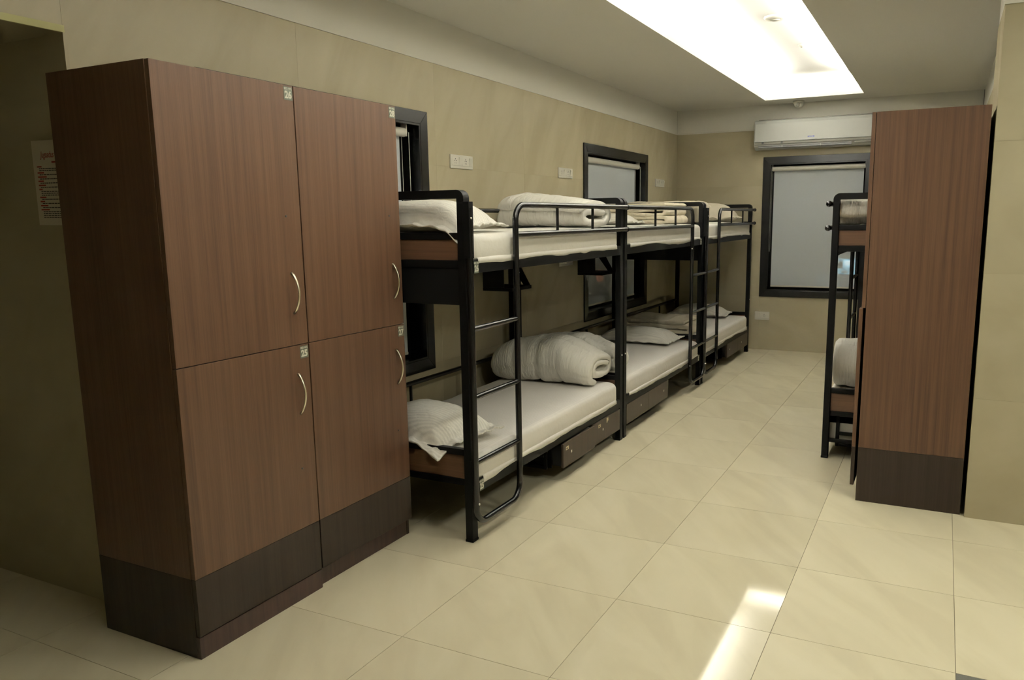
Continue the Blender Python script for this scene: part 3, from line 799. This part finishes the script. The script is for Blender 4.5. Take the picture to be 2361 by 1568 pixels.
def bunk_mattresses(ox, oy, sx, sy, wd, lab_u, lab_l, seed):
    xa, xb = sorted((ox + sx * 0.038, ox + sx * (wd - 0.004)))
    ya, yb_ = sorted((oy + sy * 0.056, oy + sy * (L - 0.056)))
    mattress(lab_u, xa, xb, ya, yb_, ZU1 + 0.001, 0.122, seed, 'sheet2', sx)
    mattress(lab_l, xa, xb, ya, yb_, ZL1 + 0.001, 0.128, seed + 1, 'sheet', sx)
bunk_mattresses(BX, B1Y, 1, 1, W, 'white mattress on the upper bed of the bunk nearest the lockers', 'striped white mattress on the lower bed of the bunk nearest the lockers', 1)
bunk_mattresses(BX, B2Y, 1, -1, W, 'white mattress on the upper bed of the middle bunk', 'white mattress on the lower bed of the middle bunk', 3)
bunk_mattresses(BX, B3Y, 1, 1, W, 'white mattress on the upper bed of the far corner bunk', 'white mattress on the lower bed of the far corner bunk', 5)
bunk_mattresses(BRX, BRY, -1, -1, 0.887, 'white mattress on the upper bed of the bunk on the right', 'white mattress on the lower bed of the bunk on the right', 7)
ZTU, ZTL = ZU1 + 0.001 + 0.128, ZL1 + 0.001 + 0.134

def pillow(label, cx, cy, z, wx, dy, h, rot=0.0, tilt=(0, 0), seed=0, mat='pillow', flange=0.045, droop={}, lift=0.0):
    nu, nv = 56, 40; mb = MB()
    fu, fv = flange / (wx / 2), flange / (dy / 2)
    rows = {}
    def f(u, v, top):
        a = min(abs(u) / (1 - fu), 1.0); b = min(abs(v) / (1 - fv), 1.0)
        H = h * max(0.0, (1 - a ** 2.6) * (1 - b ** 2.6)) ** 0.5
        pin = 1 - 0.030 * (1 - v * v) * abs(u) ** 2
        pin2 = 1 - 0.040 * (1 - u * u) * abs(v) ** 2
        x = u * wx / 2 * pin; y = v * dy / 2 * pin2
        e = max(a, b) ** 4
        mid = 0.40 * h * (1 - e) + 0.22 * h * e
        n1 = nz(u * 2.2 + seed, v * 2.2, seed * 1.7, 1.6); n2 = nz(u * 5 + seed, v * 9, seed, 1.3)
        fl = 1.0 if (a >= 1 or b >= 1) else 0.0
        mid += fl * (0.014 * nz(u * 6, v * 6, seed + 9, 1.1)) + 0.006 * n1
        wr = 0.010 * n2 * (0.3 + 0.7 * e)
        for (cu_, cv_), amt in droop.items():
            d2 = (u - cu_) ** 2 + ((v - cv_) * dy / wx) ** 2
            mid += amt * math.exp(-d2 / 0.055); 
        zz = mid + (H * 0.60 + wr if top else -H * 0.40 + wr * 0.3) + (0.0042 if top else -0.0042)
        return x, y, zz
    for top in (1, 0):
        for i in range(nu + 1):
            for j in range(nv + 1):
                u = math.sin((i / nu * 2 - 1) * PI / 2 * 0.92) / math.sin(PI / 2 * 0.92); v = math.sin((j / nv * 2 - 1) * PI / 2 * 0.92) / math.sin(PI / 2 * 0.92)
                x, y, zz = f(u, v, top)
                rows[(top, i, j)] = len(mb.v); mb.v.append((x, y, zz))
    for i in range(nu):
        for j in range(nv):
            mb.f.append([rows[(1, i, j)], rows[(1, i + 1, j)], rows[(1, i + 1, j + 1)], rows[(1, i, j + 1)]])
            mb.f.append([rows[(0, i, j)], rows[(0, i, j + 1)], rows[(0, i + 1, j + 1)], rows[(0, i + 1, j)]])
    for i in range(nu):
        for j in (0, nv): mb.f.append([rows[(1, i, j)], rows[(0, i, j)], rows[(0, i + 1, j)], rows[(1, i + 1, j)]])
    for j in range(nv):
        for i in (0, nu): mb.f.append([rows[(1, i, j)], rows[(1, i, j + 1)], rows[(0, i, j + 1)], rows[(0, i, j)]])
    R = Matrix.Rotation(rot, 3, 'Z') @ Matrix.Rotation(tilt[0], 3, 'X') @ Matrix.Rotation(tilt[1], 3, 'Y')
    vs = [R @ Vector(p) for p in mb.v]
    # rest on the mattress: lowest body point (not the drooping corners) touches
    body = [v.z for v, p in zip(vs, mb.v) if abs(p[0]) < wx * 0.36 and abs(p[1]) < dy * 0.36]
    zmin = min(body)
    mb.v = [(v.x, v.y, v.z - zmin + lift if droop else max(v.z - zmin + lift, 0.0015)) for v in vs]
    o = mb.build('pillow', M[mat], None, smooth=True, loc=(cx, cy, z))
    return tag(o, label, 'pillow', 'pillows on the bunks')
def quilt(label, paths, t, e0, e1, org, plane='yz', mat='quilt', seed=0, seams=0.16, pseam=0.20, piping=False, wob=0.006, n_ext=56, te=0.035, shape=None):
    """thick folded comforter: ribbon(s) along 2D fold paths, extruded from e0 to e1, puffed between stitch lines"""
    mb = MB()
    for path in paths:
        # resample
        P = [Vector((p[0], p[1])) for p in path]
        d = [0.0]
        for a_, b_ in zip(P[:-1], P[1:]): d.append(d[-1] + (b_ - a_).length)
        n = max(30, int(d[-1] / 0.011)); Q = []; j = 0; S = []
        for k in range(n + 1):
            s_ = d[-1] * k / n
            while j < len(d) - 2 and d[j + 1] < s_: j += 1
            f = (s_ - d[j]) / max(1e-9, d[j + 1] - d[j]); Q.append(P[j].lerp(P[j + 1], f)); S.append(s_)
        Nn = []
        for k in range(n + 1):
            tg = (Q[min(k + 2, n)] - Q[max(k - 2, 0)]).normalized(); Nn.append(Vector((-tg.y, tg.x)))
        base = len(mb.v); ring = 2 * (n + 1)
        for q in range(n_ext + 1):
            # denser slices near the ends
            s0 = q / n_ext; s1 = 0.5 - 0.5 * math.cos(PI * s0); ss = 0.55 * s1 + 0.45 * s0
            e = e0 + (e1 - e0) * ss
            de = min(abs(e - e0), abs(e1 - e))
            ef = 0.62 + 0.38 * math.sqrt(max(0.0, 1 - (1 - min(1, de / te)) ** 2))
            es = ((e - e0) / seams) % 1.0; sd = min(es, 1 - es) * seams
            qf = 1 - 0.30 * math.exp(-(sd / 0.012) ** 2) if de > te else 1
            left, right = [], []
            for k in range(n + 1):
                pe = min(S[k], d[-1] - S[k]); pf = math.sqrt(max(0.02, 1 - (1 - min(1, pe / (t * 0.5))) ** 2))
                ps = (S[k] / pseam) % 1.0; pd = min(ps, 1 - ps) * pseam
                pq = 1 - 0.28 * math.exp(-(pd / 0.012) ** 2)
                th = t * 0.5 * ef * pf * min(qf, pq)
                c = Q[k].copy()
                n1 = nz(e * 3 + seed, S[k] * 3, seed * 2.3, 1.3); n2 = nz(e * 11 + seed, S[k] * 3.5, seed, 1.5)
                c += Nn[k] * (n1 * wob * 1.6); th += n2 * wob * 0.75 * ef
                th = max(th, 0.002)
                ee = e + 0.010 * nz(S[k] * 6, seed, q * 0.0, 1.0) * (1 if q in (0, n_ext) else 0.6)
                for (lst, sg) in ((left, 1), (right, -1)):
                    p2 = c + Nn[k] * (th * sg)
                    u_, v_ = p2.x, max(p2.y, 0.0015)
                    if shape: u_, v_, ee2 = shape(u_, v_, ee, ss)
                    else: ee2 = ee
                    lst.append((ee2, u_, v_) if plane == 'yz' else (u_, ee2, v_))
            mb.v += left + right[::-1]
        for q in range(n_ext):
            A = base + q * ring; B = A + ring
            for k in range(ring): k2 = (k + 1) % ring; mb.f.append([A + k, A + k2, B + k2, B + k])
        for A, fl in ((base, 0), (base + n_ext * ring, 1)):
            for k in range(n):
                f_ = [A + k, A + k + 1, A + ring - 2 - k, A + ring - 1 - k]
                mb.f.append(f_[::-1] if fl else f_)
    o = mb.build('quilt', M[mat], None, smooth=True, loc=org)
    return tag(o, label, 'quilt', 'folded quilts on the bunks')
def spiral(t, turns, ext, flat=0.9, start=0.0, dirn=1, off=(0, 0)):
    pts = []; n = int(70 * turns)
    for k in range(n + 1):
        th = start + turns * 2 * PI * k / n
        r = t * (0.52 + (th - start) / (2 * PI))
        c, s_ = math.cos(th), math.sin(th)
        pts.append([dirn * (ext * math.tanh(2.6 * c) / math.tanh(2.6) + r * c), r * s_ * flat])
    zmin = min(p[1] for p in pts)
    return [(p[0] + off[0], p[1] - zmin + t * 0.5 + off[1]) for p in pts]
def zigzag(t, layers, length, off=(0, 0), first=1, wav=0.0, gap=1.02):
    pts = []; z = t * 0.5; r = t * gap * 0.5; dirn = first
    for k in range(layers):
        a_, b_ = (0.0, length) if dirn > 0 else (length, 0.0)
        sh = 0.02 * math.sin(k * 2.1)
        for q in range(15):
            f = q / 14; pts.append((a_ + (b_ - a_) * f + (sh if q == 14 else 0), z + wav * math.sin(3 * f + k)))
        if k < layers - 1:
            xe = pts[-1][0]; ze = pts[-1][1]
            for q in range(1, 8): th = q / 8 * PI; pts.append((xe + dirn * r * math.sin(th), z + r - r * math.cos(th)))
        z += 2 * r; dirn *= -1
    return [(p[0] + off[0], p[1] + off[1]) for p in pts]

# bunk nearest the lockers
pillow('striped white pillow on the upper bed beside the locker, one corner hanging over the end', 0.600, -0.075, ZTU, 0.70, 0.47, 0.150, 0.02, (0.03, 0), 3, 'pillow', 0.045, {(1, -1): -0.085, (1, 1): -0.02})
pillow('striped white pillow on the lower bed beside the locker, one corner hanging over the end', 0.548, -0.045, ZTL, 0.68, 0.47, 0.160, -0.27, (0.05, 0), 4, 'pillow', 0.045, {(1, -1): -0.05})
def sh_d1(u, v, e, ss):
    k = 1.06 - 0.30 * ss ** 1.5 + 0.05 * nz(u * 4, e * 3, 3.3)
    return u + 0.012 * nz(e * 5, v * 6, 1.1), v * k, e + 0.42 * v * max(0.0, 0.28 - ss) / 0.28
def sh_d2(u, v, e, ss):
    k = 0.66 + 0.46 * math.sin(PI * min(1, ss * 0.92 + 0.06)) ** 0.9 + 0.06 * nz(u * 5, e * 4, 7.3)
    return u + 0.03 * ss + 0.015 * nz(e * 5, v * 6, 2.1), v * k, e + 0.02 * nz(u * 5, v * 5, 4.0)
def sh_r(u, v, e, ss):
    return u + 0.012 * nz(e * 6, v * 6, 5.1), v * (1 + 0.08 * nz(u * 5, e * 5, 9.3)), e
quilt('rolled white quilt on the upper bed of the bunk nearest the lockers', [spiral(0.076, 1.40, 0.120, 0.68, 0.35)], 0.074, 0.235, 0.890, (0, 1.45, ZTU), 'yz', 'quilt', 2, 0.155, 0.24, te=0.06, wob=0.010, shape=sh_d1)
quilt('thick rolled white quilt on the lower bed of the bunk nearest the lockers',
      [spiral(0.074, 1.65, 0.050, 0.80, 0.3), spiral(0.062, 1.25, 0.075, 0.85, 0.6, 1, (0.345, 0.048))], 0.072, 0.140, 0.885, (0, 1.53, ZTL), 'yz', 'quilt', 5, 0.17, 0.22, te=0.07, wob=0.011, shape=sh_d2)
# middle bunk
pillow('white pillow under the folded quilt on the upper bed of the middle bunk', 0.375, 2.90, ZTU, 0.57, 0.42, 0.085, 0.10, (0, 0), 12, 'pillow', 0.05)
quilt('cream quilt folded in layers on the upper bed of the middle bunk', [zigzag(0.036, 5, 0.66, (0.15, 0.0), 1, 0.003)], 0.036, 0, 0.60, (0, 3.12, ZTU), 'xz', 'quilt2', 9, 0.19, 0.22, te=0.03)
pillow('plain white pillow on the lower bed of the middle bunk', 0.47, 3.46, ZTL, 0.74, 0.46, 0.125, -0.03, (0, 0), 15, 'pillow', 0.04)
# far corner bunk
quilt('cream quilt rolled up on the near end of the far upper bed', [spiral(0.046, 2.05, 0.10, 0.92, 0.2)], 0.045, 0.14, 0.880, (0, 4.14, ZTU), 'yz', 'quilt2', 14, 0.17, 0.2)
pillow('plump cream pillow at the far end of the far upper bed', 0.55, 5.50, ZTU, 0.68, 0.52, 0.20, 0.05, (0, 0), 21, 'pillow2', 0.035)
quilt('cream quilt folded over on the near end of the far lower bed', [zigzag(0.050, 3, 0.62, (0.16, 0.0), 1, 0.004)], 0.050, 0, 0.50, (0, 3.95, ZTL), 'xz', 'quilt2', 17, 0.17, 0.2, te=0.03)
pillow('white pillow at the far end of the far lower bed', 0.47, 5.52, ZTL, 0.68, 0.46, 0.13, 0.08, (0, 0), 25, 'pillow', 0.045)
# bunk on the right
quilt('rolled white quilt on the upper bed of the bunk on the right', [spiral(0.066, 1.5, 0.085, 0.56, 0.4)], 0.064, 2.322, 3.12, (0, 2.135, ZTU), 'yz', 'quilt', 31, 0.16, 0.2, te=0.05, wob=0.009, shape=sh_r)
quilt('rolled white quilt on the lower bed of the bunk on the right', [spiral(0.076, 1.8, 0.06, 0.84, 0.4)], 0.072, 2.355, 3.12, (0, 2.20, ZTL), 'yz', 'quilt', 33, 0.16, 0.2, te=0.06, wob=0.009, shape=sh_r)

# ---------------------------------------------------------------- switch plates
def switch_plate(label, fn, a0, a1, z0, z1, seq):
    root = thing('switch_plate', label, 'socket', fn((a0 + a1) / 2, 0, z0), 'white switch and socket plates')
    org = Vector(root.location)
    def bx(nm, p0, p1, m, par=root, bev=0.001):
        c = [fn(*p0), fn(*p1)]
        lo = [min(c[0][k], c[1][k]) - org[k] for k in range(3)]; hi = [max(c[0][k], c[1][k]) - org[k] for k in range(3)]
        return MB().box(lo[0], hi[0], lo[1], hi[1], lo[2], hi[2]).build(nm, M[m], par, bevel=bev)
    bx('cover_plate', (a0, 0.0, z0), (a1, 0.010, z1), 'plastic', bev=0.002)
    m = 0.012; n = sum(2 if s_ == 'o' else 1 for s_ in seq); uw = (a1 - a0 - 2 * m) / n; p = a0 + m
    zz0, zz1 = z0 + 0.020, z1 - 0.016
    for s_ in seq:
        w_ = uw * (2 if s_ == 'o' else 1)
        if s_ == 'o':
            so = bx('socket', (p + 0.001, 0.010, zz0), (p + w_ - 0.001, 0.0125, zz1), 'plastic')
            zc = (zz0 + zz1) / 2; pc = p + w_ / 2
            for (da, dz_, r) in ((0, 0.015, 0.0034), (-0.009, 0.004, 0.003), (0.009, 0.004, 0.003), (-0.008, -0.012, 0.0024), (0.008, -0.012, 0.0024)):
                bx('pin_hole', (pc + da - r, 0.0124, zc + dz_ - r), (pc + da + r, 0.0129, zc + dz_ + r), 'plastic_dk', so, 0)
        else:
            c = lambda u, v, d: tuple(Vector(fn(u, d, v)) - org)
            mb = MB()
            q0, q1 = p + 0.001, p + w_ - 0.001
            mb.v = [c(q0, zz0, 0.010), c(q1, zz0, 0.010), c(q1, zz1, 0.010), c(q0, zz1, 0.010), c(q0, zz0, 0.0115), c(q1, zz0, 0.0115), c(q1, zz1, 0.0185), c(q0, zz1, 0.0185)]
            mb.f = [[3, 2, 1, 0], [4, 5, 6, 7], [0, 1, 5, 4], [1, 2, 6, 5], [2, 3, 7, 6], [3, 0, 4, 7]]
            mb.build('rocker_switch', M['plastic'], root, bevel=0.001)
        p += w_
    bx('shadow_groove', (a0 + 0.004, 0.0099, zz0 - 0.003), (a1 - 0.004, 0.0102, zz0 - 0.002), 'vent', root, 0)
    return root
switch_plate('white switch plate on the wall above the upper bed nearest the lockers', fnL, 1.067, 1.344, 1.918, 2.007, 'o|o|')
switch_plate('white switch plate on the wall just left of the side window', fnL, 2.719, 2.999, 1.921, 2.006, 'o|o|')
switch_plate('white switch plate on the wall near the far corner, right of the side window', fnL, 5.248, 5.562, 1.922, 2.009, 'o|o|')
switch_plate('white switch plate under the upper bed, by the hanging shelf', fnL, 2.719, 2.999, 1.168, 1.255, 'o|o|')
switch_plate('small white socket plate low on the end wall below the window', fnB, 0.994, 1.166, 0.357, 0.456, '|o')

# ---------------------------------------------------------------- air conditioner
ax0, ax1, az0, az1 = 0.955, 2.24, 2.322, 2.648
ac = thing('air_conditioner', 'white split air conditioner above the end wall window', 'air conditioner', ((ax0 + ax1) / 2, YB, az0))
def acp(u, v, d): return (u - (ax0 + ax1) / 2, -v, d - az0)   # u=x, v=depth from wall, d=z
prof = [(0.0, az0 + 0.02), (0.0, az1), (0.13, az1), (0.165, az1 - 0.012), (0.178, az1 - 0.05), (0.182, az0 + 0.09), (0.165, az0 + 0.045), (0.12, az0 + 0.008), (0.06, az0)]
MB().prism(prof, ax0, ax1, lambda u, v, d: acp(d, u, v)).build('casing', M['ac'], ac, bevel=0.006)
MB().prism([(0.1825, az0 + 0.085), (0.1785, az1 - 0.05), (0.19, az1 - 0.042), (0.1955, az0 + 0.083)], ax0 + 0.012, ax1 - 0.012, lambda u, v, d: acp(d, u, v)).build('front_panel', M['ac'], ac, bevel=0.003)
def acbox(nm, x0, x1, v0, v1, z0, z1, m, par=ac, bev=0.0):
    if m == 'plastic': m = 'ac'
    return MB().box(x0 - (ax0 + ax1) / 2, x1 - (ax0 + ax1) / 2, -v1, -v0, z0 - az0, z1 - az0).build(nm, M[m], par, bevel=bev)
acbox('panel_gap', ax0 + 0.015, ax1 - 0.015, 0.165, 0.1835, az0 + 0.058, az0 + 0.083, 'vent')
for q in (ax0 + 0.09, ax0 + 0.30): acbox('gap_rib', q, q + 0.022, 0.182, 0.184, az0 + 0.059, az0 + 0.082, 'plastic_dk')
acbox('outlet', ax0 + 0.05, ax1 - 0.24, 0.10, 0.168, az0 + 0.017, az0 + 0.047, 'plastic_dk')
for z in (az0 + 0.024, az0 + 0.0405): acbox('louver', ax0 + 0.052, ax1 - 0.242, 0.160, 0.1705, z, z + 0.0045, 'plastic')
for q in (ax0 + 0.31, ax0 + 0.72): acbox('louver_post', q, q + 0.006, 0.160, 0.171, az0 + 0.018, az0 + 0.046, 'plastic')
acbox('display_slot', ax1 - 0.21, ax1 - 0.03, 0.160, 0.1690, az0 + 0.034, az0 + 0.044, 'vent')
acbox('top_grille', ax0 + 0.04, ax1 - 0.03, 0.02, 0.12, az1 - 0.001, az1 + 0.006, 'vent')
bd = acbox('badge', 1.545, 1.615, 0.1930, 0.1950, az0 + 0.112, az0 + 0.125, 'ink_blue', bev=0.0005)
bd['label'] = 'blue maker badge'
text_mesh('badge_lettering', 'BLUE STAR', 0.010, M['sticker'], bd, frame_mtx((1, 0, 0), (0, 0, 1), (1.58 - (ax0 + ax1) / 2, -0.1953, 0.1185)), 0.0002, 0.0002)

# ---------------------------------------------------------------- ceiling fittings
dc = thing('dome_camera', 'small white dome security camera on the ceiling by the air conditioner', 'camera', (1.431, 5.90, ZC))
MB().lathe([(0.060, 0.0), (0.062, -0.012), (0.058, -0.024), (0.050, -0.030)], (0, 0, 0)).build('base_ring', M['plastic'], dc, smooth=True)
pr = [(0.050 * math.cos(k / 10 * PI / 2), -0.030 - 0.046 * math.sin(k / 10 * PI / 2)) for k in range(10)] + [(0.002, -0.076)]
MB().lathe(pr, (0, 0, 0)).build('dome', M['plastic'], dc, smooth=True)
e = MB().box(-0.016, 0.016, -0.062, -0.028, -0.070, -0.026).build('lens_slot', M['vent'], dc, bevel=0.012)
sd = thing('smoke_detector', 'round white detector on the lit recess ceiling', 'smoke detector', (1.757, 2.78, ZU))
MB().lathe([(0.086, 0), (0.088, -0.008), (0.078, -0.018), (0.040, -0.023), (0.004, -0.024)], (0, 0, 0), seg=32).build('base', M['plastic'], sd, smooth=True)
MB().lathe([(0.028, -0.022), (0.028, -0.027), (0.022, -0.030), (0.002, -0.031)], (0, 0, 0)).build('sensor_cap', M['plastic'], sd, smooth=True)
sp = thing('sprinkler', 'small white sprinkler cap on the lit recess ceiling beyond the detector', 'sprinkler', (1.775, 3.87, ZU))
MB().lathe([(0.040, 0), (0.040, -0.006), (0.022, -0.014), (0.012, -0.02)], (0, 0, 0)).build('rosette', M['plastic'], sp, smooth=True)
MB().lathe([(0.010, -0.015), (0.010, -0.022), (0.015, -0.024), (0.014, -0.027), (0.002, -0.028)], (0, 0, 0)).build('head', M['plastic'], sp, smooth=True)

for (px_, py_) in PANELS:
    pn = thing('ceiling_panel_lamp', ('flat square ceiling lamp nearer the tiled wall end' if py_ > -0.5 else 'flat square ceiling lamp nearer the camera'), 'lamp', (px_, py_, ZC))
    MB().box(-0.30, 0.30, -0.30, 0.30, -0.040, 0).build('casing', M['plastic'], pn, bevel=0.006)
    for q in (-1, 1):
        MB().box(-0.30, 0.30, q * 0.29 - 0.01, q * 0.29 + 0.01, -0.052, -0.0402).build('rim', M['plastic'], pn)
        MB().box(q * 0.29 - 0.01, q * 0.29 + 0.01, -0.2798, 0.2798, -0.052, -0.0402).build('rim', M['plastic'], pn)

# ---------------------------------------------------------------- notice on the passage wall
nt_ = thing('notice', 'printed paper notice on the shaded passage wall behind the locker', 'notice', (-0.15, YJ - 0.0005, 1.575))
rotn = Matrix.Rotation(-0.012, 4, 'Y')
pw, ph = 0.245, 0.325
MB().box(-pw / 2, pw / 2, -0.0012, 0, 0, ph).build('sheet', M['paper'], nt_)
fm = lambda x, z: frame_mtx((1, 0, 0), (0, 0, 1), (x, -0.0014, z))
text_mesh('heading', 'Jugaadus', 0.034, M['ink_red'], nt_, fm(-0.030, ph - 0.055), 0.0004, 0.0001, shear=0.3, xs=0.7)
MB().box(0.022, 0.085, -0.0015, -0.0011, ph - 0.063, ph - 0.045).build('heading_block', M['ink_blk'], nt_)
rr = random.Random(4)
z = ph - 0.098; rows = [('h', 1), ('b', 2), ('h', 1), ('b', 1), ('h', 1), ('b', 1), ('h', 1), ('b', 1), ('h', 1), ('b', 1), ('h', 1), ('b', 3), ('h', 1), ('b', 1), ('h', 1), ('b', 1), ('h', 1), ('b', 1), ('h', 1), ('b', 4)]
red, blk = MB(), MB()
red.box(-0.005, 0.03, -0.0015, -0.0012, ph - 0.086, ph - 0.080)
for (k, n) in rows:
    for q in range(n):
        if k == 'h': wv = rr.uniform(0.02, 0.06); red.box(-0.100, -0.100 + wv, -0.0015, -0.0012, z - 0.004, z + 0.001)
        else:
            x = -0.088; xe = rr.uniform(0.02, 0.09) if q == n - 1 else 0.10
            while x < xe:
                wv = rr.uniform(0.006, 0.018); blk.box(x, min(x + wv, xe), -0.0015, -0.0012, z - 0.0028, z + 0.0006); x += wv + 0.003
        z -= 0.0072
    z -= 0.0008
for o_ in (red.build('red_print', M['ink_red'], nt_, recalc=False), blk.build('black_print', M['ink_blk'], nt_, recalc=False)): o_['kind'] = 'stuff'
nt_.rotation_euler = (0, 0.012, 0)
